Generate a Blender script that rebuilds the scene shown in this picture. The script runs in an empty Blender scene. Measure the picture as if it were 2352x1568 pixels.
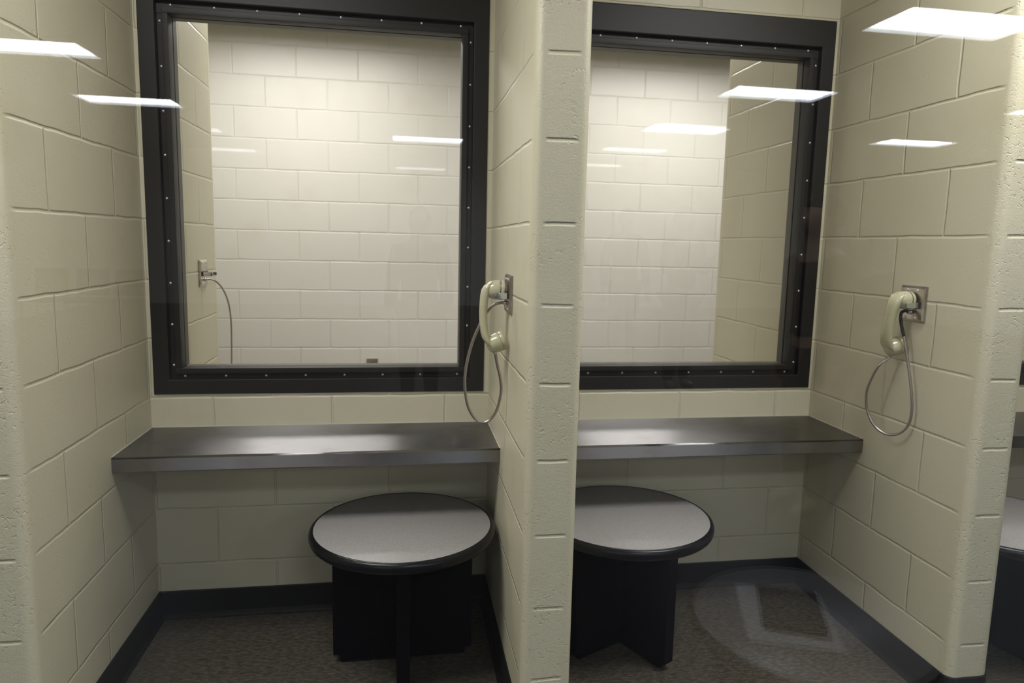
import bpy, bmesh, math, random
from mathutils import Vector, Matrix
PI = math.pi
random.seed(4)
S = bpy.context.scene
C = S.collection

# ------------------------------------------------------------------ camera, world, exposure
CAM = Vector((-0.3122, -2.5438, 1.3703))
YAW, PITCH, ROLL, F = 0.16507, 0.1319, 0.02344, 1603.93
fw = Vector((math.sin(YAW)*math.cos(PITCH), math.cos(YAW)*math.cos(PITCH), -math.sin(PITCH)))
r0 = Vector((math.cos(YAW), -math.sin(YAW), 0)); u0 = r0.cross(fw)
r1 = r0*math.cos(ROLL) + u0*math.sin(ROLL); u1 = -r0*math.sin(ROLL) + u0*math.cos(ROLL)
cd = bpy.data.cameras.new('camera'); cam = bpy.data.objects.new('camera', cd); C.objects.link(cam)
m = Matrix((r1, u1, -fw)).transposed().to_4x4(); m.translation = CAM
cam.matrix_world = m
cd.sensor_fit = 'HORIZONTAL'; cd.sensor_width = 36.0; cd.lens = F/2352*36
cd.shift_x = -16.25/2352; cd.shift_y = -11.1/2352
cd.dof.use_dof = True; cd.dof.focus_distance = 1.95; cd.dof.aperture_fstop = 3.5
cd.clip_start = 0.02; cd.clip_end = 100
S.camera = cam
w = bpy.data.worlds.new('world'); S.world = w; w.use_nodes = True
w.node_tree.nodes['Background'].inputs[0].default_value = (0.5, 0.55, 0.6, 1)
w.node_tree.nodes['Background'].inputs[1].default_value = 0.005
S.view_settings.view_transform = 'Standard'; S.view_settings.look = 'None'
S.view_settings.gamma = 1.0; S.view_settings.use_curve_mapping = False
S.view_settings.exposure = 0.0
L_REAR, L_BOOTH, L_FAR = 24.0, 20.0, 18.5          # radiance of the ceiling troffers of the three rooms
COL_REAR, COL_BOOTH, COL_FAR = (0.88, 0.94, 1.05), (1.0, 0.98, 0.96), (1.0, 0.965, 0.93)

# ------------------------------------------------------------------ dimensions (metres)
M = 0.2032                      # block course
T = 0.139                       # thickness of a booth partition
X0, X1, X2 = -1.178, 1.3116, 2.626
BOOTH = [(-1.178, 0.0), (0.139, 1.3116), (1.4506, 2.623)]
PART = [(-1.317, -1.178), (0.0, 0.139), (1.3116, 1.4506), (2.623, 2.762)]
L = 0.829                       # partition length, our side
TW = 0.14                       # wall with the windows
L2 = 0.935                      # far partitions end here
FAR = 2.50                      # far wall
ZC = 2.75; ZR = 3.13; ZN = 2.62  # ceilings: far side, rear room, our side
G = -2.43                       # viewing glass
RL, RR, RB = -6.4, 10.0, -17.6  # rear room
CT, CF, CH = 0.7066, -0.348, 0.049

# ------------------------------------------------------------------ materials
def mat(name, col=(.5,.5,.5), rough=.5, metal=0.0, **kw):
    m = bpy.data.materials.new(name); m.use_nodes = True
    b = m.node_tree.nodes['Principled BSDF']
    b.inputs['Base Color'].default_value = (*col, 1); b.inputs['Roughness'].default_value = rough
    b.inputs['Metallic'].default_value = metal
    for k, v in kw.items(): b.inputs[k].default_value = v
    return m
class N:
    """small helper round a node tree"""
    def __init__(s, m): s.t = m.node_tree; s.b = s.t.nodes.get('Principled BSDF')
    def new(s, ty, **kw):
        n = s.t.nodes.new(ty)
        for k, v in kw.items(): setattr(n, k, v)
        return n
    def link(s, a, b): s.t.links.new(a, b)
    def put(s, v, inp):
        if isinstance(v, (int, float)): inp.default_value = v
        else: s.link(v, inp)
    def math(s, op, a, b=0.0, c=None):
        n = s.new('ShaderNodeMath', operation=op)
        s.put(a, n.inputs[0]); s.put(b, n.inputs[1])
        if c is not None: s.put(c, n.inputs[2])
        return n.outputs[0]
    def noise(s, vec, scale, detail=2, rough=.5):
        n = s.new('ShaderNodeTexNoise'); n.inputs['Scale'].default_value = scale
        n.inputs['Detail'].default_value = detail; n.inputs['Roughness'].default_value = rough
        s.link(vec, n.inputs['Vector']); return n.outputs['Fac']
    def ramp(s, v, lo, hi, smooth=True):
        n = s.new('ShaderNodeMapRange'); n.interpolation_type = 'SMOOTHSTEP' if smooth else 'LINEAR'
        s.put(v, n.inputs['Value']); s.put(lo, n.inputs['From Min']); s.put(hi, n.inputs['From Max'])
        return n.outputs['Result']
    def mix(s, f, a, b):
        n = s.new('ShaderNodeMix', data_type='RGBA'); s.put(f, n.inputs[0])
        for v, i in ((a, 6), (b, 7)):
            if isinstance(v, tuple): n.inputs[i].default_value = (*v, 1)
            else: s.link(v, n.inputs[i])
        return n.outputs[2]

def block_paint(name, col, rough=.42, pit=1.0):
    """painted concrete block: running bond joints, pits and orange peel; UV in metres, v = height"""
    m = mat(name, col, rough); k = N(m)
    uv = k.new('ShaderNodeUVMap', uv_map='UVMap').outputs[0]
    geo = k.new('ShaderNodeTexCoord').outputs['Object']
    wob = k.new('ShaderNodeTexNoise'); wob.inputs['Scale'].default_value = 9; k.link(geo, wob.inputs['Vector'])
    sub = k.new('ShaderNodeVectorMath', operation='SUBTRACT'); k.link(wob.outputs['Color'], sub.inputs[0]); sub.inputs[1].default_value = (.5,.5,.5)
    scl = k.new('ShaderNodeVectorMath', operation='SCALE'); k.link(sub.outputs[0], scl.inputs[0]); scl.inputs['Scale'].default_value = .008
    add = k.new('ShaderNodeVectorMath', operation='ADD'); k.link(uv, add.inputs[0]); k.link(scl.outputs[0], add.inputs[1])
    sep = k.new('ShaderNodeSeparateXYZ'); k.link(add.outputs[0], sep.inputs[0])
    u, v = sep.outputs[0], sep.outputs[1]
    row = k.math('FLOOR', k.math('DIVIDE', v, M))
    off = k.math('MULTIPLY', k.math('MODULO', k.math('ADD', row, 20), 2), M)
    fu = k.math('FRACT', k.math('DIVIDE', k.math('ADD', k.math('ADD', u, off), 40.64), 2*M))
    du = k.math('MULTIPLY', k.math('SUBTRACT', .5, k.math('ABSOLUTE', k.math('SUBTRACT', fu, .5))), 2*M)
    fv = k.math('FRACT', k.math('DIVIDE', k.math('ADD', v, 4*M), M))
    dv = k.math('MULTIPLY', k.math('SUBTRACT', .5, k.math('ABSOLUTE', k.math('SUBTRACT', fv, .5))), M)
    gv = k.math('SUBTRACT', 1, k.ramp(dv, .0012, .0062))
    gu = k.math('MULTIPLY', k.math('SUBTRACT', 1, k.ramp(du, .0008, .0060)), 1.1)
    groove = k.math('MAXIMUM', gv, gu)
    vary = k.ramp(k.noise(geo, 5, 2), .25, .6)
    att = k.new('ShaderNodeAttribute', attribute_name='joint').outputs['Fac']
    groove = k.math('MULTIPLY', k.math('MULTIPLY', groove, k.math('ADD', k.math('MULTIPLY', vary, .5), .5)), att)
    pits = k.math('MULTIPLY', k.ramp(k.noise(geo, 120, 2, .6), .42, .30), .16*pit)
    mask = k.ramp(k.noise(geo, 7, 2), .38, .62)
    pits = k.math('MULTIPLY', pits, mask)
    peel = k.math('MULTIPLY', k.noise(geo, 230, 3, .6), .09*pit)
    soft = k.math('MULTIPLY', k.noise(geo, 22, 2), .12)
    h = k.math('ADD', k.math('ADD', peel, soft), k.math('MULTIPLY', groove, -1.0))
    h = k.math('SUBTRACT', h, pits)
    b = k.new('ShaderNodeBump'); b.inputs['Distance'].default_value = .0034; b.inputs['Strength'].default_value = .8
    k.link(h, b.inputs['Height']); k.link(b.outputs[0], k.b.inputs['Normal'])
    # grime: faint brownish smears with a shape of their own
    g = k.ramp(k.noise(geo, 3.2, 5, .6), .52, .78)
    dirty = tuple(c*f for c, f in zip(col, (.90, .87, .80)))
    k.link(k.mix(k.math('MULTIPLY', g, .55), col, dirty), k.b.inputs['Base Color'])
    return m

P_NEAR = block_paint('cream_block_paint', (.612, .575, .425))
P_NOSE = block_paint('cream_block_end_paint', (.612, .575, .425), .40, 2.6)
P_FAR = block_paint('pale_block_paint', (.76, .74, .68), .38, .4)
P_REAR = mat('rear_wall_paint', (.84, .83, .78), .6)
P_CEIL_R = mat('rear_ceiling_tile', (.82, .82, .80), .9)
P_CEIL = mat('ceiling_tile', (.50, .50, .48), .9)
P_FRONT = mat('front_wall_paint', (.22, .22, .20), .7)
FRAME = mat('dark_bronze_enamel', (.016, .014, .0115), .48)
FRAME.node_tree.nodes['Principled BSDF'].inputs['Specular IOR Level'].default_value = .35
k = N(FRAME); tc = k.new('ShaderNodeTexCoord').outputs['Object']
bp = k.new('ShaderNodeBump'); bp.inputs['Distance'].default_value = .0003; bp.inputs['Strength'].default_value = .25
k.link(k.noise(tc, 40, 2), bp.inputs['Height']); k.link(bp.outputs[0], k.b.inputs['Normal'])
REVEAL = mat('taupe_enamel', (.085, .076, .062), .45)
SCREW = mat('zinc_screw', (.75, .75, .80), .42, .7)
CHROME = mat('chrome', (.72, .72, .74), .12, 1.0)
PLATE = mat('brushed_plate_steel', (.60, .56, .52), .22, 1.0)
k = N(PLATE); tc = k.new('ShaderNodeTexCoord').outputs['Object']
k.link(k.mix(k.ramp(k.noise(tc, 30, 4), .35, .7), (.62, .58, .55), (.42, .35, .29)), k.b.inputs['Base Color'])
IVORY = mat('ivory_handset_plastic', (.50, .48, .32), .22)
IVORY.node_tree.nodes['Principled BSDF'].inputs['Coat Weight'].default_value = .3
SEAM = mat('dark_seam', (.10, .09, .05), .5)
BLACK = mat('black_vinyl_edge', (.004, .004, .007), .30)
BLACK.node_tree.nodes['Principled BSDF'].inputs['Specular IOR Level'].default_value = .35
BASEP = mat('black_stool_panel', (.002, .002, .004), .5)
VINYL = mat('dark_vinyl_base', (.009, .009, .0095), .5)
VINYL.node_tree.nodes['Principled BSDF'].inputs['Specular IOR Level'].default_value = .3
BASEP.node_tree.nodes['Principled BSDF'].inputs['Specular IOR Level'].default_value = .1
RUBBER = mat('black_rubber', (.01, .01, .01), .6)

# armoured cord: ribs along the cord's UV
CORD = mat('armoured_cord_steel', (.42, .38, .36), .3, 1.0)
k = N(CORD); uv = k.new('ShaderNodeUVMap', uv_map='UVMap').outputs[0]
sp = k.new('ShaderNodeSeparateXYZ'); k.link(uv, sp.inputs[0])
wv = k.math('SINE', k.math('MULTIPLY', sp.outputs[1], 2*PI/.0042))
bp = k.new('ShaderNodeBump'); bp.inputs['Distance'].default_value = .0012; bp.inputs['Strength'].default_value = 1
k.link(wv, bp.inputs['Height']); k.link(bp.outputs[0], k.b.inputs['Normal'])
k.link(k.mix(k.ramp(wv, -1, .2), (.07, .06, .055), (.50, .46, .44)), k.b.inputs['Base Color'])

# brushed stainless worktop: grain runs along the counter
STEEL = mat('brushed_stainless', (.44, .42, .40), .27, 1.0)
k = N(STEEL); k.b.inputs['Anisotropic'].default_value = 1.0
k.b.inputs['Anisotropic Rotation'].default_value = 0.0
tg = k.new('ShaderNodeTangent', direction_type='UV_MAP', uv_map='UVMap'); k.link(tg.outputs[0], k.b.inputs['Tangent'])
tc = k.new('ShaderNodeTexCoord').outputs['Object']
mp = k.new('ShaderNodeMapping'); mp.inputs['Scale'].default_value = (1.2, 260, 260); k.link(tc, mp.inputs[0])
gr = k.noise(mp.outputs[0], 1.0, 3)
sm = k.noise(tc, 6, 4, .6)
k.link(k.mix(k.ramp(sm, .45, .75), (.28, .27, .275), (.225, .21, .20)), k.b.inputs['Base Color'])
k.link(k.math('ADD', k.math('MULTIPLY', gr, .02), k.math('ADD', k.math('MULTIPLY', sm, .02), .31)), k.b.inputs['Roughness'])

# speckled laminate
LAM = mat('speckled_grey_laminate', (.42, .40, .385), .33)
k = N(LAM); tc = k.new('ShaderNodeTexCoord').outputs['Object']
sp1 = k.ramp(k.noise(tc, 420, 2), .44, .6)
k.link(k.mix(sp1, (.30, .285, .28), (.41, .395, .385)), k.b.inputs['Base Color'])

# vinyl composition tile floor
def floor_mat(name, c0, c1, c2, rough):
    m = mat(name, c0, rough); k = N(m); tc = k.new('ShaderNodeTexCoord').outputs['Object']
    mp = k.new('ShaderNodeMapping'); mp.inputs['Rotation'].default_value = (0, 0, .6); mp.inputs['Scale'].default_value = (1, 2.4, 1); k.link(tc, mp.inputs[0])
    a = k.ramp(k.noise(mp.outputs[0], 45, 4, .7), .4, .62)
    b = k.ramp(k.noise(mp.outputs[0], 21, 3, .7), .56, .70)
    col = k.mix(k.math('MULTIPLY', b, .7), k.mix(a, c0, c1), c2)
    k.link(col, k.b.inputs['Base Color'])
    sep = k.new('ShaderNodeSeparateXYZ'); k.link(tc, sep.inputs[0])
    ds = []
    for o in (0, 1):
        f = k.math('FRACT', k.math('DIVIDE', k.math('ADD', sep.outputs[o], 30.48+.11), .3048))
        ds.append(k.math('SUBTRACT', .5, k.math('ABSOLUTE', k.math('SUBTRACT', f, .5))))
    g = k.ramp(k.math('MINIMUM', *ds), .001, .005)
    bp = k.new('ShaderNodeBump'); bp.inputs['Distance'].default_value = .0008
    k.link(g, bp.inputs['Height']); k.link(bp.outputs[0], k.b.inputs['Normal'])
    return m
FLOOR = floor_mat('speckled_vinyl_tile', (.050, .043, .032), (.100, .089, .070), (.024, .017, .011), .45)
FLOOR_R = floor_mat('rear_vinyl_tile', (.03, .028, .026), (.05, .046, .042), (.02, .018, .016), .4)

def glass_mat(name, tint=(1, 1, 1), ior=1.5):
    """a clear sheet: mirror reflection by the Fresnel law at either face, straight transmission"""
    m = bpy.data.materials.new(name); m.use_nodes = True; t = m.node_tree; t.nodes.clear()
    k = N(m); out = k.new('ShaderNodeOutputMaterial')
    geo = k.new('ShaderNodeNewGeometry')
    fr = k.new('ShaderNodeFresnel')
    k.link(k.math('ADD', k.math('MULTIPLY', geo.outputs['Backfacing'], 1/ior - ior), ior), fr.inputs['IOR'])
    tr = k.new('ShaderNodeBsdfTransparent'); tr.inputs[0].default_value = (*tint, 1)
    gl = k.new('ShaderNodeBsdfGlossy'); gl.inputs['Roughness'].default_value = 0.0
    mx = k.new('ShaderNodeMixShader'); k.link(fr.outputs[0], mx.inputs[0]); k.link(tr.outputs[0], mx.inputs[1]); k.link(gl.outputs[0], mx.inputs[2])
    k.link(mx.outputs[0], out.inputs[0]); return m
GLASS = glass_mat('clear_glass', (.985, .99, .985))
GLASS_W = glass_mat('low_reflection_glass', (.985, .985, .98), 1.22)

def emit(name, col, s):
    m = bpy.data.materials.new(name); m.use_nodes = True; t = m.node_tree; t.nodes.clear()
    k = N(m); out = k.new('ShaderNodeOutputMaterial'); e = k.new('ShaderNodeEmission')
    e.inputs[0].default_value = (*col, 1)
    # two lamp tubes glow through the prismatic lens, a little brighter than the rest of it
    tc = k.new('ShaderNodeTexCoord').outputs['Object']; sp = k.new('ShaderNodeSeparateXYZ'); k.link(tc, sp.inputs[0])
    d = k.math('ABSOLUTE', k.math('SUBTRACT', k.math('ABSOLUTE', sp.outputs[1]), .13))
    k.link(k.math('MULTIPLY', k.math('SUBTRACT', 1.25, k.math('MULTIPLY', k.ramp(d, .03, .14), .6)), s), e.inputs[1])
    k.link(e.outputs[0], out.inputs[0]); return m
E_REAR = emit('rear_lens', COL_REAR, L_REAR); E_BOOTH = emit('booth_lens', COL_BOOTH, L_BOOTH); E_FAR = emit('far_lens', COL_FAR, L_FAR)
WHITE = mat('white_enamel', (.8, .8, .8), .4)

# ------------------------------------------------------------------ mesh helpers
def obj(name, bm, m, parent=None, smooth=False, loc=None, bevel=0, seg=2):
    if bevel:
        pass
    me = bpy.data.meshes.new(name); bmesh.ops.recalc_face_normals(bm, faces=bm.faces)
    bm.to_mesh(me); bm.free()
    ms = m if isinstance(m, (list, tuple)) else [m]
    for x in ms: me.materials.append(x)
    if smooth:
        for p in me.polygons: p.use_smooth = True
    o = bpy.data.objects.new(name, me); C.objects.link(o)
    if loc: o.location = loc
    if parent: o.parent = parent
    if bevel:
        b = o.modifiers.new('bevel', 'BEVEL'); b.width = bevel; b.segments = seg; b.limit_method = 'ANGLE'; b.angle_limit = .6
        b.harden_normals = False
        for p in me.polygons: p.use_smooth = True
        e = o.modifiers.new('wn', 'WEIGHTED_NORMAL'); e.keep_sharp = True
    return o
def box(bm, x0, x1, y0, y1, z0, z1, mi=0):
    v = [bm.verts.new((x, y, z)) for x in (x0, x1) for y in (y0, y1) for z in (z0, z1)]
    for f in ((0,1,3,2), (4,6,7,5), (0,4,5,1), (2,3,7,6), (0,2,6,4), (1,5,7,3)):
        bm.faces.new([v[i] for i in f]).material_index = mi
def tube(bm, pts, r, n=10, cap=True, uvs=False, rad=None):
    """sweep a circle along points; v of the UV is length along the sweep"""
    pts = [Vector(p) for p in pts]; rings = []; ln = 0; lens = []
    up = Vector((0, 0, 1)); prev = None
    for i, p in enumerate(pts):
        t = (pts[min(i+1, len(pts)-1)] - pts[max(i-1, 0)]).normalized()
        if prev is None:
            a = t.orthogonal().normalized()
        else:
            a = (prev - t*prev.dot(t)).normalized()
        prev = a; b = t.cross(a)
        rr = rad[i] if rad else r
        rings.append([bm.verts.new(p + (a*math.cos(2*PI*j/n) + b*math.sin(2*PI*j/n))*rr) for j in range(n)])
        if i: ln += (p - pts[i-1]).length
        lens.append(ln)
    uvl = bm.loops.layers.uv.verify() if uvs else None
    for i in range(len(rings)-1):
        for j in range(n):
            f = bm.faces.new((rings[i][j], rings[i][(j+1) % n], rings[i+1][(j+1) % n], rings[i+1][j])); f.smooth = True
            if uvs:
                for lp, (uu, vv) in zip(f.loops, ((j, i), (j+1, i), (j+1, i+1), (j, i+1))): lp[uvl].uv = (uu/n, lens[vv])
    if cap:
        bm.faces.new(rings[0][::-1]); bm.faces.new(rings[-1])
def lathe(bm, prof, n=48, mat4=None, mi=None):
    """revolve (r, z) about z"""
    rings = []
    for r, z in prof:
        if r < 1e-6: rings.append([bm.verts.new((0, 0, z))]*n)
        else: rings.append([bm.verts.new((r*math.cos(2*PI*j/n), r*math.sin(2*PI*j/n), z)) for j in range(n)])
    for i in range(len(rings)-1):
        for j in range(n):
            vs = [rings[i][j], rings[i][(j+1) % n], rings[i+1][(j+1) % n], rings[i+1][j]]
            u = []
            for q in vs:
                if q not in u: u.append(q)
            if len(u) > 2:
                f = bm.faces.new(u); f.smooth = True
                if mi: f.material_index = mi[i]
    if mat4:
        vs = {q for r in rings for q in r}
        bmesh.ops.transform(bm, matrix=mat4, verts=list(vs))
def catmull(pts, k=10):
    P = [Vector(p) for p in pts]; P = [P[0]*2-P[1]] + P + [P[-1]*2-P[-2]]; out = []
    for i in range(1, len(P)-2):
        for j in range(k):
            t = j/k; a, b, c, d = P[i-1:i+3]
            out.append(.5*((2*b) + (c-a)*t + (2*a-5*b+4*c-d)*t*t + (3*b-a-3*c+d)*t**3))
    out.append(P[-2]); return out
def tag(o, label=None, cat=None, group=None, kind=None):
    for k_, v in (('label', label), ('category', cat), ('group', group), ('kind', kind)):
        if v: o[k_] = v
    return o
def empty(name, loc=(0, 0, 0), rz=0.0, parent=None):
    o = bpy.data.objects.new(name, None); C.objects.link(o); o.location = loc; o.rotation_euler = (0, 0, rz); o.empty_display_size = .1
    if parent: o.parent = parent
    return o
def struct(o, label=None): return tag(o, label=label, kind='structure')
def copy_tree(o, parent=None):
    c = o.copy(); C.objects.link(c); c.parent = parent
    for ch in [x for x in bpy.data.objects if x.parent == o]: copy_tree(ch, c)
    return c

# painted block surfaces: quads with metre UVs and the 'joint' attribute
class Blocks:
    def __init__(s): s.bm = bmesh.new(); s.uv = s.bm.loops.layers.uv.new('UVMap'); s.j = s.bm.verts.layers.float.new('joint')
    def quad(s, pts, uvs, joint=(1, 1, 1, 1), mi=0, smooth=False):
        vs = [s.bm.verts.new(p) for p in pts]
        for v, q in zip(vs, joint): v[s.j] = q
        f = s.bm.faces.new(vs); f.material_index = mi; f.smooth = smooth
        for lp, uv in zip(f.loops, uvs): lp[s.uv].uv = uv
        return f
    def xwall(s, x0, x1, z0, z1, y, n, du=0.0, mi=0):
        """vertical face at constant y looking along n*Y"""
        p = [(x0, y, z0), (x1, y, z0), (x1, y, z1), (x0, y, z1)]; q = [(a[0]+du, a[2]) for a in p]
        if n > 0: p.reverse(); q.reverse()
        s.quad(p, q, mi=mi)
    def ywall(s, y0, y1, z0, z1, x, n, du=0.0, mi=0):
        p = [(x, y0, z0), (x, y1, z0), (x, y1, z1), (x, y0, z1)]; q = [(a[1]+du, a[2]) for a in p]
        if n < 0: p.reverse(); q.reverse()
        s.quad(p, q, mi=mi)
    def hface(s, x0, x1, y0, y1, z, up=True, mi=0):
        p = [(x0, y0, z), (x1, y0, z), (x1, y1, z), (x0, y1, z)]
        if not up: p.reverse()
        s.quad(p, [(.1, .1)]*4, joint=(0,)*4, mi=mi)
    def done(s, name, m):
        me = bpy.data.meshes.new(name); s.bm.to_mesh(me); s.bm.free()
        for x in (m if isinstance(m, list) else [m]): me.materials.append(x)
        o = bpy.data.objects.new(name, me); C.objects.link(o); return struct(o)

# ------------------------------------------------------------------ setting: floor, walls, ceilings
bm = bmesh.new(); box(bm, -3.0, 4.3, G-.075, FAR+.15, -.12, 0); struct(obj('floor', bm, FLOOR), 'speckled vinyl tile floor of the booths')
bm = bmesh.new(); box(bm, RL, RR, RB, G-.076, -.12, 0); struct(obj('floor_rear', bm, FLOOR_R))
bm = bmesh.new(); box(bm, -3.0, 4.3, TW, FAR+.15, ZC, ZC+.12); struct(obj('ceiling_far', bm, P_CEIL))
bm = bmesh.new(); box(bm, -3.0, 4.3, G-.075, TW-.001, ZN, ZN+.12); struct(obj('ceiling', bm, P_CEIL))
bm = bmesh.new(); box(bm, RL, RR, RB, G-.076, ZR, ZR+.12); struct(obj('ceiling_rear', bm, P_CEIL_R))

# wall with the booth windows
WIN = [(b0+.013, b1-.019 if i == 0 else b1-.012) for i, (b0, b1) in enumerate(BOOTH)]   # outer frame x-extent
WZ0, WZ1 = .824, 2.230
B = Blocks()
edges = [-2.95, WIN[0][0], WIN[0][1], WIN[1][0], WIN[1][1], WIN[2][0], WIN[2][1], 4.25]
DU = [.973-.2032, .973-.2032, .973-.2032, -.755+.2032, -.755+.2032, -.755+.2032, -.755+.2032]
for i in range(7):
    a, b = edges[i], edges[i+1]; hole = i in (1, 3, 5); du = DU[i]
    for y, n in ((0.0, -1), (TW, 1)):
        if hole:
            B.xwall(a, b, 0, WZ0, y, n, du); B.xwall(a, b, WZ1, ZN, y, n, du)
        else: B.xwall(a, b, 0, ZN, y, n, du)
    if hole:
        B.ywall(0, TW, WZ0, WZ1, a, 1); B.ywall(0, TW, WZ0, WZ1, b, -1)
        B.hface(a, b, 0, TW, WZ0); B.hface(a, b, 0, TW, WZ1, False)
B.hface(-2.95, 4.25, 0, TW, 0, False); B.hface(-2.95, 4.25, 0, TW, ZN)
B.ywall(0, TW, 0, ZN, -2.95, -1); B.ywall(0, TW, 0, ZN, 4.25, 1)
B.done('wall_back', P_NEAR)

# far wall and side walls
def solid_wall(name, x0, x1, y0, y1, z0, z1, m, du=0.0, dv=0.0):
    B = Blocks()
    B.xwall(x0, x1, z0, z1, y0, -1, du); B.xwall(x0, x1, z0, z1, y1, 1, du)
    B.ywall(y0, y1, z0, z1, x0, -1, dv); B.ywall(y0, y1, z0, z1, x1, 1, dv)
    B.hface(x0, x1, y0, y1, z1); B.hface(x0, x1, y0, y1, z0, False)
    return B.done(name, m)
solid_wall('wall_far', -3.0, 4.3, FAR, FAR+.15, 0, ZC, P_FAR, du=.417+.2032)
solid_wall('wall_left', -3.1, -2.95, G-.07, FAR, 0, ZN, P_NEAR)
solid_wall('wall_right', 4.25, 4.4, G-.07, FAR, 0, ZN, P_NEAR)

# partitions with bullnosed ends
def partition(name, x0, x1, ynose, yroot, m, du, ZC=ZC):
    """from the window wall (yroot) to a rounded end (ynose)"""
    B = Blocks(); s = -1 if ynose < yroot else 1; r = .026
    prof = []                                   # (x, y, u, joint), walked from root, round the nose, back to root
    prof += [(x0, yroot, yroot+du, 1), (x0, ynose-s*(r+.03), ynose-s*(r+.03)+du, 1), (x0, ynose-s*r, ynose-s*r+du, 0)]
    K = 6; uf = M*.5
    for i in range(1, K+1):
        a = PI/2*i/K; prof.append((x0+r-r*math.cos(a), ynose-s*r+s*r*math.sin(a), uf, 0))
    prof += [(x0+r+.010, ynose, uf, 1), (x1-r-.010, ynose, uf, 1)]
    for i in range(0, K+1):
        a = PI/2*(1-i/K); prof.append((x1-r+r*math.cos(a), ynose-s*r+s*r*math.sin(a), uf if i < K else ynose-s*r+du, 0))
    prof += [(x1, ynose-s*(r+.03), ynose-s*(r+.03)+du, 1), (x1, yroot, yroot+du, 1)]
    for i in range(len(prof)-1):
        a, b = prof[i], prof[i+1]
        ua, ub = a[2], b[2]
        if i == 2: ua = uf
        p = [(a[0], a[1], 0), (b[0], b[1], 0), (b[0], b[1], ZC), (a[0], a[1], ZC)]
        q = [(ua, 0), (ub, 0), (ub, ZC), (ua, ZC)]; j = (a[3], b[3], b[3], a[3])
        if s > 0: p.reverse(); q.reverse(); j = j[::-1]
        B.quad(p, q, j, mi=1 if 1 < i < len(prof)-3 else 0, smooth=True)
    bmesh.ops.remove_doubles(B.bm, verts=B.bm.verts, dist=1e-5)
    for z in (0, ZC):
        vs = [B.bm.verts.new((a[0], a[1], z)) for a in prof]; B.bm.faces.new(vs if (z > 0) == (s < 0) else vs[::-1])
    bmesh.ops.recalc_face_normals(B.bm, faces=B.bm.faces)
    return B.done(name, [m, P_NOSE if m is P_NEAR else m])
DUP = .018
for i, (a, b) in enumerate(PART):
    partition(('wall_booth_left', 'wall_booth_center', 'wall_booth_right', 'wall_booth_end')[i], a, b, -L, -.0004, P_NEAR, DUP, ZN)
    partition(('wall_far_left', 'wall_far_center', 'wall_far_right', 'wall_far_end')[i], a, b, L2, TW+.0004, P_NEAR, -.47)

# wall that holds the viewing glass, and the rear room
GX0, GX1, GZ0, GZ1 = -2.2, 2.6, .10, 2.50
bm = bmesh.new()
box(bm, RL, GX0, G-.07, G+.07, 0, ZR); box(bm, GX1, RR, G-.07, G+.07, 0, ZR)
box(bm, GX0, GX1, G-.07, G+.07, 0, GZ0); box(bm, GX0, GX1, G-.07, G+.07, GZ1, ZR)
struct(obj('wall_front', bm, P_FRONT))
for nm, a in (('wall_rear', (RL, RR, RB-.15, RB)), ('wall_rear_left', (RL-.15, RL, RB, G-.07)), ('wall_rear_right', (RR, RR+.15, RB, G-.07))):
    bm = bmesh.new(); box(bm, *a, 0, ZR); struct(obj(nm, bm, P_REAR))

def ring(bm, x0, x1, z0, z1, wl, wr, wb, wt, y0, y1):
    """rectangular ring of boxes with butt-free mitred look: one closed mesh"""
    o = [(x0, z0), (x1, z0), (x1, z1), (x0, z1)]; i = [(x0+wl, z0+wb), (x1-wr, z0+wb), (x1-wr, z1-wt), (x0+wl, z1-wt)]
    V = [[bm.verts.new((p[0], y, p[1])) for p in q] for y in (y0, y1) for q in (o, i)]
    for a in range(4):
        b = (a+1) % 4
        bm.faces.new((V[0][a], V[0][b], V[1][b], V[1][a])); bm.faces.new((V[2][b], V[2][a], V[3][a], V[3][b]))
        bm.faces.new((V[0][b], V[0][a], V[2][a], V[2][b])); bm.faces.new((V[1][a], V[1][b], V[3][b], V[3][a]))

# the glass we look through
root = struct(empty('window_4', (0, G, 0)), 'large clear pane between the viewer and the booths')
bm = bmesh.new(); ring(bm, GX0, GX1, GZ0, GZ1, .05, .05, .05, .05, -.075, .075); obj('window_frame', bm, FRAME, root, bevel=.003)
bm = bmesh.new(); box(bm, GX0+.045, GX1-.045, -.005, .005, GZ0+.045, GZ1-.045); obj('window_pane', bm, GLASS, root)

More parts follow.
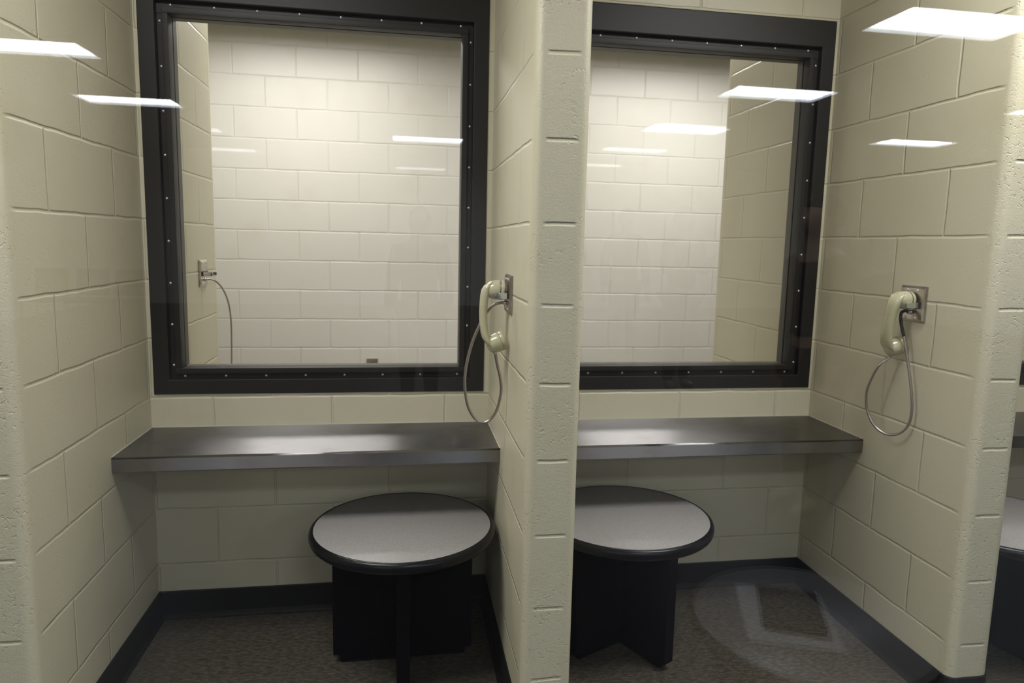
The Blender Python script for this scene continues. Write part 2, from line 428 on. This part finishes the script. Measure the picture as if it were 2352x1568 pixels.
# ------------------------------------------------------------------ booth windows
def screw_mesh():
    bm = bmesh.new(); lathe(bm, [(0, .0026), (.0024, .0022), (.0040, .0008), (.0044, 0), (.0044, -.001), (0, -.001)], 12, Matrix.Rotation(PI/2, 4, 'X'))
    me = bpy.data.meshes.new('screw'); bmesh.ops.recalc_face_normals(bm, faces=bm.faces); bm.to_mesh(me); bm.free(); me.materials.append(SCREW); return me
SM = screw_mesh()
def booth_window(n, x0, x1, z0, z1, label):
    root = struct(empty('window_%d' % n, ((x0+x1)/2, 0, z0)), label)
    X0_, X1_, Z1_ = x0-root.location.x, x1-root.location.x, z1-z0
    wl = wr = .053; wb = .052; wt = .098
    bm = bmesh.new(); ring(bm, X0_, X1_, 0, Z1_, wl, wr, wb, wt, -.005, TW+.005)
    obj('window_frame', bm, FRAME, root, bevel=.0035)
    a0, a1, b0, b1 = X0_+wl, X1_-wr, wb, Z1_-wt       # rough opening of the frame
    sw = .038
    # fixed stop on the far side
    bm = bmesh.new(); ring(bm, a0-.001, a1+.001, b0-.001, b1+.001, sw+.001, sw+.001, sw+.001, sw+.001, .060, .098); obj('fixed_stop', bm, REVEAL, root, bevel=.0015)
    # four glazing stops with their screws
    sc = []
    for side in ('top', 'bottom', 'left', 'right'):
        bm = bmesh.new()
        if side in ('top', 'bottom'):
            zo, zi, zm = (b1, b1-sw, b1-.019) if side == 'top' else (b0, b0+sw, b0+.019)
            box(bm, a0, a1, .017, .0515, min(zo, zi), max(zo, zi)); box(bm, a0+.019, a1-.019, .007, .017, min(zm, zi), max(zm, zi))
            nn = 8; pts = [(a0+.045+(a1-a0-.09)*i/(nn-1), (zo+zm)/2) for i in range(nn)]
        else:
            xo, xi, xm = (a0, a0+sw, a0+.019) if side == 'left' else (a1, a1-sw, a1-.019)
            box(bm, min(xo, xi), max(xo, xi), .017, .0515, b0+sw, b1-sw); box(bm, min(xm, xi), max(xm, xi), .007, .017, b0+sw, b1-sw)
            nn = 9; pts = [((xo+xm)/2, b0+.048+(b1-b0-.11)*i/(nn-1)) for i in range(nn)]
            if side == 'left': pts = [(px, pz) for px, pz in pts]
        so = obj('glazing_stop', bm, FRAME, root, bevel=.0012, seg=1)
        for px, pz in pts:
            o = bpy.data.objects.new('screw', SM); C.objects.link(o); o.location = (px, .0168, pz); o.parent = so
            if not sc: pass
    bm = bmesh.new(); box(bm, a0+.012, a1-.012, .052, .0595, b0+.012, b1-.012); obj('window_pane', bm, GLASS_W, root)
    return root
booth_window(1, *WIN[0], WZ0, WZ1-.004, 'dark bronze framed visiting window of the left booth')
booth_window(2, *WIN[1], WZ0, WZ1, 'dark bronze framed visiting window of the middle booth')
booth_window(3, *WIN[2], WZ0, WZ1, 'dark bronze framed visiting window of the booth at the right edge')

# ------------------------------------------------------------------ vinyl cove base
def cove(name, path, h=.1016):
    """path: list of (x, y) along the wall foot; the base stands to the left of the direction of travel"""
    prof = [(0.0, h), (.0035, h), (.005, h-.003), (.005, .018), (.008, .008), (.016, .0015), (.020, 0), (0, 0)]
    P = [Vector((a, b)) for a, b in path]; rings = []
    for i, p in enumerate(P):
        d0 = (p-P[i-1]).normalized() if i else (P[1]-p).normalized()
        d1 = (P[i+1]-p).normalized() if i < len(P)-1 else d0
        n0 = Vector((-d0.y, d0.x)); n1 = Vector((-d1.y, d1.x)); n_ = (n0+n1); n_ = n_/max(n_.dot(n0), .2)
        rings.append((p, n_))
    bm = bmesh.new(); R_ = [[bm.verts.new((p.x+n_.x*(a+.0004), p.y+n_.y*(a+.0004), z)) for a, z in prof] for p, n_ in rings]
    for i in range(len(R_)-1):
        for j in range(len(prof)):
            k_ = (j+1) % len(prof); bm.faces.new((R_[i][j], R_[i][k_], R_[i+1][k_], R_[i+1][j]))
    bm.faces.new(R_[0]); bm.faces.new(R_[-1][::-1])
    return struct(obj(name, bm, VINYL), 'dark vinyl cove base')
def nose_path(i):
    a, b = PART[i]; r = .026; pts = []
    for q in range(0, 5):
        t = PI/2*q/4; pts.append((b-r+r*math.cos(t), -L+r-r*math.sin(t)))
    for q in range(0, 5):
        t = PI/2*q/4; pts.append((a+r-r*math.sin(t), -L+r-r*math.cos(t)))
    return pts[::-1]
full = [(-1.8, 0)]
for i in range(4):
    full += [(PART[i][0], 0)] + nose_path(i) + [(PART[i][1], 0)]
full += [(4.2, 0)]
seg = ['left', 'center', 'right', 'end']
# one run per booth: from the front of one partition, along its side, the back wall, and the next partition
for i in range(3):
    n0 = nose_path(i)[4:]; n1 = nose_path(i+1)[:5]
    mid0 = ((PART[i][0]+PART[i][1])/2, -L); mid1 = ((PART[i+1][0]+PART[i+1][1])/2, -L)
    pts = [mid0] + [p for p in n0 if p[0] > mid0[0]] + [(PART[i][1], 0), (PART[i+1][0], 0)] + [p for p in n1 if p[0] < mid1[0]] + [mid1]
    cove('baseboard_%s' % ('left', 'middle', 'right')[i], pts[::-1])
cove('baseboard_far', [(4.2, FAR), (-2.9, FAR)][::-1][::-1])

# ------------------------------------------------------------------ steel counters
def counter(x0, x1, label):
    bm = bmesh.new(); r = .006
    prof = [(-.0005, CT)]
    for q in range(0, 6):
        t = PI/2*q/5; prof.append((CF+r-r*math.sin(t), CT-r+r*math.cos(t)))
    prof += [(CF, CT-CH+.004), (CF+.0015, CT-CH+.001), (CF+.004, CT-CH), (CF+.03, CT-CH), (CF+.03, CT-.012), (-.0005, CT-.012)]
    uvl = bm.loops.layers.uv.new('UVMap')
    A = [bm.verts.new((x0+.0006, y, z)) for y, z in prof]; Bv = [bm.verts.new((x1-.0006, y, z)) for y, z in prof]
    ln = 0; n = len(prof)
    for i in range(n):
        k_ = (i+1) % n; d = math.dist(prof[i], prof[k_])
        f = bm.faces.new((A[i], Bv[i], Bv[k_], A[k_]))
        for lp, uv in zip(f.loops, ((ln, x0), (ln, x1), (ln+d, x1), (ln+d, x0))): lp[uvl].uv = uv
        if 1 <= i <= 5: f.smooth = True
        ln += d
    bm.faces.new(A); bm.faces.new(Bv[::-1])
    xm = (x0+x1)/2
    bmesh.ops.translate(bm, verts=bm.verts, vec=(-xm, 0, -CT))
    me_o = obj('steel_counter', bm, STEEL, None, loc=(xm, 0, CT))
    # white sealant line where steel meets block
    bm = bmesh.new()
    box(bm, x0-xm+.001, x1-xm-.001, -.003, -.0006, .0003, .0025)
    box(bm, x0-xm+.0007, x0-xm+.003, CF, -.003, .0003, .0022); box(bm, x1-xm-.003, x1-xm-.0007, CF, -.003, .0003, .0022)
    obj('sealant_bead', bm, mat('sealant', (.62, .60, .50), .5), me_o)
    return tag(me_o, label, 'counter', 'steel counters under the windows')
counter(*BOOTH[0], 'brushed stainless steel counter spanning the left booth, wide bright patch on top')
counter(*BOOTH[1], 'brushed stainless steel counter in the middle booth, right of the central pier')
counter(*BOOTH[2], 'sliver of stainless steel counter at the right picture edge beyond the right pier')

# ------------------------------------------------------------------ stools
def make_stool():
    root = empty('round_stool')
    R_ = .283; zt = .460
    bm = bmesh.new(); lathe(bm, [(0, zt), (R_-.001, zt), (R_, zt-.0008), (R_, zt-.006), (0, zt-.006)], 96); obj('seat', bm, LAM, root)
    prof = [(R_-.0005, zt-.004), (R_, zt+.0006)]
    for q in range(0, 9):
        t = PI*q/8; prof.append((R_+.003+.0115*math.sin(t), zt-.0175+.018*math.cos(t)))
    prof += [(R_-.01, zt-.0365), (0, zt-.0365), (0, zt-.0062), (R_-.0008, zt-.0062)]
    bm = bmesh.new(); lathe(bm, prof, 96); obj('edge_band', bm, BLACK, root)
    hl, th, zb = .225, .040, zt-.037
    for q in range(2):
        bm = bmesh.new()
        if q == 0: box(bm, -hl, hl, -th/2, th/2, .006, zb)
        else:
            box(bm, -th/2, th/2, -hl, -th/2-.0002, .006, zb); box(bm, -th/2, th/2, th/2+.0002, hl, .006, zb)
        # round the lower outer corners
        ed = [e for e in bm.edges if all(abs(v.co.z-.006) < 1e-6 for v in e.verts) and all(abs(max(abs(v.co.x), abs(v.co.y))-hl) < 1e-6 for v in e.verts)
              and (e.verts[0].co-e.verts[1].co).length < th*1.1]
        bmesh.ops.bevel(bm, geom=ed, offset=.022, segments=5, affect='EDGES')
        obj('base_panel', bm, BASEP, root, bevel=.003)
    for (x, y) in ((hl-.04, 0), (-hl+.04, 0), (0, hl-.04), (0, -hl+.04)):
        bm = bmesh.new(); lathe(bm, [(0, 0), (.014, 0), (.015, .002), (.015, .0065), (0, .0065)], 20); obj('floor_glide', bm, RUBBER, root, loc=(x, y, 0))
    return root
stool = make_stool()
def place_stool(first, x, y, rz, label):
    o = stool if first else copy_tree(stool)
    o.location = (x, y, 0); o.rotation_euler = (0, 0, rz)
    return tag(o, label, 'stool', 'round speckled stools on black cross bases')
place_stool(True, -.3125, -.342, 0, 'round speckled stool with black rim, left of the central pier')
place_stool(False, .438, -.340, math.radians(27), 'round speckled stool with black rim, half hidden right of the central pier')
place_stool(False, 1.749, -.515, .3, 'round stool at the right picture edge, beyond the right pier')
SR = place_stool(False, .69, 2*G+1.05, .2, 'round stool mirrored faintly in the glass over the lower right floor')

# ------------------------------------------------------------------ wall phones
def rrect(w, h, n=5, p=2.6):
    out = []
    for i in range(20):
        t = 2*PI*i/20; c, s_ = math.cos(t), math.sin(t)
        out.append((w/2*math.copysign(abs(c)**(2/p), c), h/2*math.copysign(abs(s_)**(2/p), s_)))
    return out
def loft(bm, secs):
    """secs: (centre (a, h), tangent angle, width across, thickness); local x = away from wall, y = across, z = up"""
    rings = []
    for (a, h), ang, w_, th in secs:
        tx, tz = math.cos(ang), math.sin(ang); nx, nz = -tz, tx
        rings.append([bm.verts.new((a+nx*q, p, h+nz*q)) for p, q in rrect(w_, th)])
    for i in range(len(rings)-1):
        n = len(rings[0])
        for j in range(n):
            f = bm.faces.new((rings[i][j], rings[i][(j+1) % n], rings[i+1][(j+1) % n], rings[i+1][j])); f.smooth = True
    bm.faces.new(rings[0][::-1]); bm.faces.new(rings[-1])
def cup(bm, ctr, ang, prof, mi=None):
    """lathe about an axis in the x-z plane; prof runs from the face outwards to the dome"""
    d = Vector((math.cos(ang), 0, math.sin(ang)))
    q = Vector((0, 0, 1)).rotation_difference(d).to_matrix().to_4x4()
    lathe(bm, prof, 36, Matrix.Translation((ctr[0], 0, ctr[1])) @ q, mi)
def make_wallplate(name='phone_plate'):
    root = empty(name)
    s_ = .0575
    bm = bmesh.new(); n = 4
    rings = []
    for x, q in ((.0005, s_), (.0035, s_), (.0085, s_-.0075), (.0088, s_-.009)):
        rings.append([bm.verts.new((x, a*q, b*q)) for a, b in ((-1, -1), (1, -1), (1, 1), (-1, 1))])
    for i in range(3):
        for j in range(4): bm.faces.new((rings[i][j], rings[i][(j+1) % 4], rings[i+1][(j+1) % 4], rings[i+1][j]))
    bm.faces.new(rings[0][::-1]); bm.faces.new(rings[-1])
    obj('face_plate', bm, PLATE, root, bevel=.0008, seg=1)
    for y in (-.022, .022):
        for z in (-.044, .044):
            bm = bmesh.new(); lathe(bm, [(0, .0028), (.002, .0026), (.0038, .0012), (.0042, 0), (0, 0)], 16, Matrix.Rotation(PI/2, 4, 'Y')); obj('screw', bm, SCREW, root, loc=(.0086, y, z))
    # hook switch: housing and two tapering prongs
    bm = bmesh.new(); box(bm, .008, .0145, -.037, .037, -.013, .008); obj('hook_housing', bm, RUBBER, root, bevel=.002)
    for sy in (-1, 1):
        bm = bmesh.new()
        pr = [(.012, .0055, -.0125), (.030, .0050, -.0125), (.042, .0045, -.0115), (.052, .0035, -.0100), (.060, .0130, -.0040), (.063, .0130, -.002)]
        ring_ = []
        for x, zt, zb in pr[:4]:
            wy = .0302 if x < .045 else .0285; ring_.append([bm.verts.new(v) for v in ((x, sy*wy, zb), (x, sy*(wy+.006), zb), (x, sy*(wy+.006), zt), (x, sy*wy, zt))])
        for i in range(3):
            for j in range(4): bm.faces.new((ring_[i][j], ring_[i][(j+1) % 4], ring_[i+1][(j+1) % 4], ring_[i+1][j]))
        bm.faces.new(ring_[0][::-1]); bm.faces.new(ring_[-1])
        obj('hook_prong', bm, CHROME, root, bevel=.0012)
    bm = bmesh.new(); lathe(bm, [(0, .010), (.0062, .010), (.0062, .004), (.008, .003), (.008, 0), (0, 0)], 20, Matrix.Rotation(PI/2, 4, 'Y')); obj('cord_bushing', bm, CHROME, root, loc=(.0086, 0, -.027))
    return root
def make_handset():
    """hangs with its ear cup towards the wall; x = away from wall; z = 0 at hook height"""
    root = empty('phone_handset')
    bm = bmesh.new()
    # grip, a bowed bar from behind the ear cup down to the mouth cup
    loft(bm, [((.056, .035), -1.95, .032, .014), ((.065, .029), -1.9, .044, .024), ((.0715, .015), -1.80, .048, .027), ((.0745, -.003), -1.72, .047, .027), ((.0770, -.025), -1.64, .043, .0245), ((.0785, -.052), -1.57, .041, .0235),
              ((.0775, -.085), -1.50, .042, .0235), ((.0735, -.117), -1.42, .045, .0245), ((.0670, -.138), -1.22, .050, .029), ((.0590, -.154), -1.05, .051, .028), ((.0480, -.163), -.80, .044, .020), ((.040, -.166), -.6, .034, .012)])
    # ear cup and mouth cup domes
    cup(bm, (.0190, .0105), .06, [(0, .012), (.0275, .012), (.0290, .0135), (.0290, .020), (.0275, .032), (.0235, .043), (.0165, .051), (.008, .054), (0, .055)])
    cup(bm, (.0150, -.138), -.38, [(0, .010), (.0280, .010), (.0295, .0115), (.0295, .018), (.0285, .030), (.0260, .041), (.0195, .050), (.010, .054), (0, .055)])
    body = obj('handset_body', bm, IVORY, root, smooth=True)
    for nm, c_, ang, r in (('ear_cap', (.0190, .0105), .06, .0292), ('mouth_cap', (.0150, -.138), -.38, .0292)):
        bm = bmesh.new(); cup(bm, c_, ang, [(0, .002), (.010, .0015), (.019, -.001), (r-.005, -.0025), (r-.0015, -.001), (r, .002), (r, .0100), (r-.0012, .0112), (r-.0012, .0126), (0, .0126)], [0]*6+[1]*3)
        obj(nm, bm, [IVORY, SEAM], root, smooth=True)
    bm = bmesh.new(); cup(bm, (.0420, -.1745), -PI/2+.0, [(0, -.008), (.0068, -.008), (.0068, .002), (.0055, .006), (0, .006)]); obj('cord_collar', bm, CHROME, root)
    return root
def cord(pts, parent, r=.0044):
    bm = bmesh.new(); tube(bm, catmull(pts, 16), r, 10, uvs=True)
    return obj('armoured_cord', bm, CORD, parent)
plate = make_wallplate(); hand = make_handset()
# --- booth 1, on the left face of the central partition (away from wall = -x)
p1 = Vector((-.0004, -.483, 1.222))
plate.location = p1; plate.rotation_euler = (0, 0, PI); plate['label'] = 'square steel phone plate and hook on the central partition'
tag(plate, 'square steel phone plate with chrome hook on the left face of the central partition', 'phone hook', 'steel phone plates')
hand.location = p1; hand.rotation_euler = (0, 0, PI)
tag(hand, 'ivory telephone handset hanging beside the left booth window, steel cord looping below', 'telephone', 'ivory telephone handsets')
def loc_of(o, pts): return [o.rotation_euler.to_matrix().transposed() @ (Vector(p)-Vector(o.location)) for p in pts]
cw = [(-.010, -.483, 1.195), (-.030, -.480, 1.194), (-.050, -.474, 1.184), (-.072, -.468, 1.155), (-.092, -.465, 1.115), (-.112, -.463, 1.060), (-.127, -.462, .990), (-.1285, -.463, .930), (-.118, -.464, .875),
      (-.098, -.466, .839), (-.074, -.470, .826), (-.050, -.474, .836), (-.030, -.478, .872), (-.020, -.481, .925), (-.024, -.483, .968), (-.033, -.483, 1.005), (-.0415, -.483, 1.046)]
cord(loc_of(hand, cw), hand)
# --- booth 2, on the right wall of the middle booth
p2 = Vector((1.3112, -.532, 1.209))
pl2 = copy_tree(plate); pl2.location = p2; pl2.rotation_euler = (0, 0, PI); tag(pl2, 'square steel phone plate with chrome hook on the wall of the right pier', 'phone hook')
def copy_handset(h):
    c = h.copy(); C.objects.link(c)
    for ch in [x for x in bpy.data.objects if x.parent == h and not x.name.startswith('armoured_cord')]:
        q = ch.copy(); C.objects.link(q); q.parent = c
    return c
h2 = copy_handset(hand); h2.location = p2; h2.rotation_euler = (-.17, 0, PI+.05)
h2c = h2.rotation_euler.to_matrix() @ Vector((.042, 0, -.180)) + p2
tag(h2, 'ivory telephone handset hanging on the wall right of the middle booth window', 'telephone')
cw2 = [(1.301, -.532, 1.182), (1.286, -.526, 1.185), (1.272, -.528, 1.176), (1.268, -.536, 1.150), (1.274, -.548, 1.105), (1.282, -.565, 1.03), (1.288, -.583, .95), (1.291, -.594, .880), (1.288, -.590, .825),
       (1.275, -.568, .790), (1.256, -.535, .779), (1.236, -.500, .797), (1.222, -.475, .845), (1.217, -.470, .905), (1.224, -.484, .965), (1.236, -.498, 1.005), tuple(h2c)]
cord(loc_of(h2, cw2), h2)
bm = bmesh.new(); tube(bm, catmull(loc_of(h2, cw2[:5]), 12), .0050, 12); obj('cord_sleeve', bm, RUBBER, h2)
# --- far side, left: the handset is off its hook, its cord hangs down
pf = Vector((-1.1776, .687, 1.213))
pl3 = copy_tree(plate); pl3.location = pf; pl3.rotation_euler = (0, 0, 0)
tag(pl3, 'steel phone plate with empty hook seen through the left window, cord drooping from it', 'phone hook')
cwf = [(-1.168, .687, 1.186), (-1.150, .700, 1.186), (-1.132, .722, 1.176), (-1.112, .755, 1.140), (-1.098, .785, 1.080), (-1.092, .80, 1.0), (-1.092, .80, .90), (-1.094, .795, .80), (-1.10, .79, .70), (-1.10, .785, .62)]
cord(loc_of(pl3, cwf), pl3, .0038)

# little steel outlet plate low on the far wall
bm = bmesh.new(); box(bm, -.040, .040, -.006, -.0003, -.06, .030)
ov = obj('outlet_plate', bm, PLATE, None, bevel=.001, loc=(-.535, FAR, .505))
tag(ov, 'small grey metal plate low on the far wall, just above the left window sill', 'plate')

# ------------------------------------------------------------------ ceiling troffers
def make_light(em):
    root = empty('ceiling_light')
    bm = bmesh.new(); ring(bm, -.605, .605, -.302, .302, .018, .018, .018, .018, 0, .03)
    bmesh.ops.rotate(bm, verts=bm.verts, cent=(0, 0, 0), matrix=Matrix.Rotation(-PI/2, 3, 'X')); bmesh.ops.translate(bm, verts=bm.verts, vec=(0, 0, 0))
    obj('light_frame', bm, WHITE, root)
    bm = bmesh.new(); vs = [bm.verts.new(p) for p in ((-.588, -.285, -.004), (-.588, .285, -.004), (.588, .285, -.004), (.588, -.285, -.004))]; bm.faces.new(vs)
    bm.normal_update()
    o = obj('lens', bm, em, root)
    return root
def lights(em, pts, z, label):
    first = None
    for i, (x, y) in enumerate(pts):
        o = make_light(em) if first is None else copy_tree(first)
        if first is None: first = o
        o.location = (x, y, z)
        tag(o, label[i] if isinstance(label, list) else label, 'ceiling light', 'fluorescent ceiling lights')
def virt(y): return 2*G-y
RLIGHTS = [(3.84, virt(2.45)), (-3.88, virt(5.03)), (3.82, virt(5.03)), (-3.86, virt(7.65)), (3.80, virt(7.60)), (7.70, virt(7.75)), (7.60, virt(5.03)), (.09, virt(9.9)), (-3.86, virt(2.45)), (.50, virt(-.06))]  # last two lie out of view, added to light the booths and mirrored stool
RLAB = ['brightest ceiling light reflected at the top right corner', 'ceiling light reflected at the left picture edge', 'ceiling light reflected across the upper right corner of the middle window frame',
        'ceiling light reflected over the upper left corner of the left window frame', 'ceiling light reflected as a thin bar inside the middle window', 'ceiling light reflected on the right wall above the telephone',
        'ceiling light reflected at the right picture edge', 'ceiling light reflected as a short bar inside the left window', 'unseen rear room light extending the reflected grid leftwards, added for booth light', 'unseen rear room light near the viewing glass, added to brighten the mirrored stool']
lights(E_REAR, RLIGHTS, ZR, RLAB)
lights(E_BOOTH, [(-1.25, -1.2), (1.33, -1.2)], ZN, ['fluorescent ceiling light in front of the left booth', 'fluorescent ceiling light in front of the right pier'])
lights(E_FAR, [(-.98, 1.55), (1.60, 1.55)], ZC, ['fluorescent ceiling light beyond the left window', 'fluorescent ceiling light beyond the middle window'])

# papers on the mirrored stool
bm = bmesh.new(); box(bm, -.108, .108, -.140, .140, 0, .002)
o = tag(obj('paper_sheet', bm, mat('white_paper', (.75, .75, .73), .7), None, loc=(.635, 2*G+1.03, .4612)), 'white sheet of paper lying on the mirrored stool', 'paper'); o.rotation_euler = (0, 0, .35)
bm = bmesh.new(); box(bm, -.075, .075, -.105, .105, 0, .012)
o = tag(obj('notebook', bm, mat('black_cover', (.015, .015, .015), .5), None, loc=(.655, 2*G+1.02, .4634), bevel=.002), 'closed black notebook on the white sheet on the mirrored stool', 'notebook'); o.rotation_euler = (0, 0, .42)

# ------------------------------------------------------------------ people standing in the rear room, seen mirrored in the glass
SKIN = mat('skin', (.42, .25, .18), .5); HAIRM = mat('dark_hair', (.02, .014, .01), .6); JEANS = mat('dark_trousers', (.02, .022, .03), .8); SHOE = mat('black_shoe', (.01, .01, .01), .4)
def skinned(name, verts, edges, m, parent, rootv, levels=1):
    me = bpy.data.meshes.new(name); me.from_pydata([v[0] for v in verts], edges, []); me.materials.append(m)
    o = bpy.data.objects.new(name, me); C.objects.link(o); o.parent = parent
    sk = o.modifiers.new('skin', 'SKIN'); sk.use_smooth_shade = True
    if not me.skin_vertices: me.attributes.new('skin', 'FLOAT', 'POINT') if False else None
    lay = me.skin_vertices[0].data if me.skin_vertices else None
    for i, v in enumerate(verts):
        lay[i].radius = v[1] if isinstance(v[1], tuple) else (v[1], v[1]); lay[i].use_root = (i == rootv)
    ss = o.modifiers.new('sub', 'SUBSURF'); ss.levels = levels; ss.render_levels = levels + 1
    return o
def person(x, y, rz, H, topcol, arms, label, hair_long=False, lean=0.0):
    k_ = H/1.75; root = empty('person', (x, y, 0), rz)
    def P(a, b, c):
        b2 = b - lean*max(0, c-.95); return (a*k_, b2*k_, c*k_)
    V = [(P(0, 0, .95), (.145, .105)), (P(0, 0, 1.10), (.135, .098)), (P(0, 0, 1.27), (.155, .108)), (P(0, .01, 1.42), (.10, .08)), (P(0, 0, 1.50), .056), (P(0, -.012, 1.56), (.066, .074)), (P(0, -.018, 1.63), (.076, .094)), (P(0, -.012, 1.69), (.068, .084)), (P(0, -.005, 1.725), (.04, .05))]
    Ed = [(0, 1), (1, 2), (2, 3), (3, 4), (4, 5), (5, 6), (6, 7), (7, 8)]
    def add(p, r, frm): V.append((p, r)); Ed.append((frm, len(V)-1)); return len(V)-1
    add(P(0, -.118, 1.615), .013, 6)                                      # nose
    for s_ in (-1, 1): add(P(.088*s_, .0, 1.615), .014, 6)                 # ears
    limb = {}
    for s_ in (-1, 1):
        sh = add(P(.185*s_, 0, 1.39), .062, 3)
        el = add(P(*arms[s_][0]), .045, sh); wr = add(P(*arms[s_][1]), .030, el)
        e, w_ = Vector(arms[s_][0]), Vector(arms[s_][1]); d = (w_-e).normalized(); sd = d.cross(Vector((0, 1, .3))).normalized()
        pm = add(P(*(w_+d*.055)), (.036, .02), wr)
        for q in range(4):
            b = w_+d*.095+sd*(.013*(q-1.5)); b1 = add(P(*b), .0095, pm); add(P(*(b+d*(.055, .065, .06, .045)[q]+Vector((0, -.012, 0)))), .0075, b1)
        th = w_+d*.035+sd*(-.038*1); b1 = add(P(*th), .010, wr); add(P(*(th+d*.04+sd*-.008)), .008, b1)
        limb[s_] = (sh, el, wr)
    for s_ in (-1, 1):
        hp = add(P(.09*s_, 0, .88), .098, 0); kn = add(P(.10*s_, -.015, .50), .062, hp); an = add(P(.105*s_, .02, .10), .042, kn); add(P(.12*s_, -.13, .035), .032, an)
    skinned('body', V, Ed, SKIN, root, 0)
    def sub(name, keep, grow, m, rt):
        idx = {v: i for i, v in enumerate(keep)}
        vv = [(V[v][0], tuple(q+grow for q in (V[v][1] if isinstance(V[v][1], tuple) else (V[v][1],)*2))) for v in keep]
        ee = [(idx[a], idx[b]) for a, b in Ed if a in idx and b in idx]
        return skinned(name, vv, ee, m, root, idx[rt])
    arm = [q for s_ in (-1, 1) for q in limb[s_]]
    sub('jacket', [0, 1, 2, 3] + arm, .018, mat('jacket_cloth', topcol, .8), 0)
    n = len(V); legs = [n-8, n-7, n-6, n-4, n-3, n-2]
    sub('trousers', [0] + legs, .014, JEANS, 0)
    for a, b in ((n-6, n-5), (n-2, n-1)):
        va, vb = V[a], V[b]; heel = (va[0][0], va[0][1]+.02, .045*k_)
        skinned('shoe', [(heel, .042), (tuple((Vector(heel)+Vector((vb[0][0], vb[0][1], .045*k_)))/2), .044), ((vb[0][0], vb[0][1], .045*k_), .040)], [(0, 1), (1, 2)], SHOE, root, 0)
    bm = bmesh.new(); bmesh.ops.create_uvsphere(bm, u_segments=24, v_segments=16, radius=1)
    bmesh.ops.delete(bm, geom=[v for v in bm.verts if (v.co.z < -.05 and v.co.y < .3) or (v.co.z < .35 and v.co.y < -.62) or (v.co.z < (-.99 if hair_long else -.55))], context='VERTS')
    bmesh.ops.scale(bm, verts=bm.verts, vec=(.094*k_, .112*k_, (.15 if hair_long else .118)*k_))
    bmesh.ops.translate(bm, verts=bm.verts, vec=P(0, .008, 1.645))
    h_ = obj('hair', bm, HAIRM, root, smooth=True); sm_ = h_.modifiers.new('solid', 'SOLIDIFY'); sm_.thickness = .012
    for s_ in (-1, 1):
        bm = bmesh.new(); bmesh.ops.create_uvsphere(bm, u_segments=10, v_segments=8, radius=.011*k_); bmesh.ops.translate(bm, verts=bm.verts, vec=P(.031*s_, -.100, 1.64)); obj('eye', bm, mat('eye_white', (.6, .58, .55), .2), root, smooth=True)
    return tag(root, label, 'person', 'people mirrored in the viewing glass')
DOWN = {-1: ((-.24, .01, 1.12), (-.25, -.05, .87)), 1: ((.24, .01, 1.12), (.25, -.05, .87))}
UP = {-1: ((-.25, -.03, 1.14), (-.10, -.26, 1.26)), 1: ((.25, -.03, 1.14), (.08, -.27, 1.24))}
person(1.76, 2*G-.71, -PI/2, 1.64, (.012, .012, .014), DOWN, 'person in black jacket in profile, mirrored over the right edge of the middle window frame')
person(2.72, 2*G-1.75, -2.4, 1.50, (.05, .045, .04), UP, 'shorter person with raised hands mirrored on the right wall above the telephone', True, .12)
person(2.21, 2*G-5.26, PI, 1.80, (.04, .045, .05), DOWN, 'faint person mirrored left of two inside the middle window')
person(2.27, 2*G-3.71, PI-.4, 1.75, (.06, .055, .05), UP, 'faint person mirrored right of two inside the middle window')
person(-.19, 2*G-3.08, PI+.3, 1.64, (.05, .05, .055), DOWN, 'faint person mirrored inside the left window, under the thin light bars')

# waiting chairs far back, mirrored on the left wall
CH = mat('dark_chair_vinyl', (.03, .03, .032), .5); CHF = mat('chair_frame', (.25, .25, .26), .35, 1.0)
def make_chair():
    root = empty('waiting_chair')
    bm = bmesh.new(); box(bm, -.23, .23, -.22, .22, .42, .47); obj('seat', bm, CH, root, bevel=.015)
    bm = bmesh.new(); box(bm, -.22, .22, .20, .235, .50, .88); bmesh.ops.rotate(bm, verts=bm.verts, cent=(0, .22, .5), matrix=Matrix.Rotation(-.12, 3, 'X')); obj('backrest', bm, CH, root, bevel=.03, seg=4)
    for sx in (-1, 1):
        for y0_, y1_ in ((-.2, -.2), (.2, .24)):
            bm = bmesh.new(); tube(bm, [(.20*sx, y0_, .43), (.21*sx, y1_, 0)], .011, 10); obj('leg', bm, CHF, root)
        bm = bmesh.new(); tube(bm, [(.20*sx, .2, .43), (.20*sx, .225, .52)], .011, 10); obj('back_bracket', bm, CHF, root)
    return root
ch = make_chair()
for i, (x, y, lb) in enumerate(((-5.30, -13.08, 'left of three'), (-4.72, -13.0, 'middle of three'), (-4.17, -12.9, 'right of three'))):
    o = ch if i == 0 else copy_tree(ch)
    o.location = (x, y, 0); o.rotation_euler = (0, 0, PI)
    tag(o, 'dark waiting chair mirrored faintly on the left wall, %s' % lb, 'chair', 'waiting chairs at the back of the rear room')
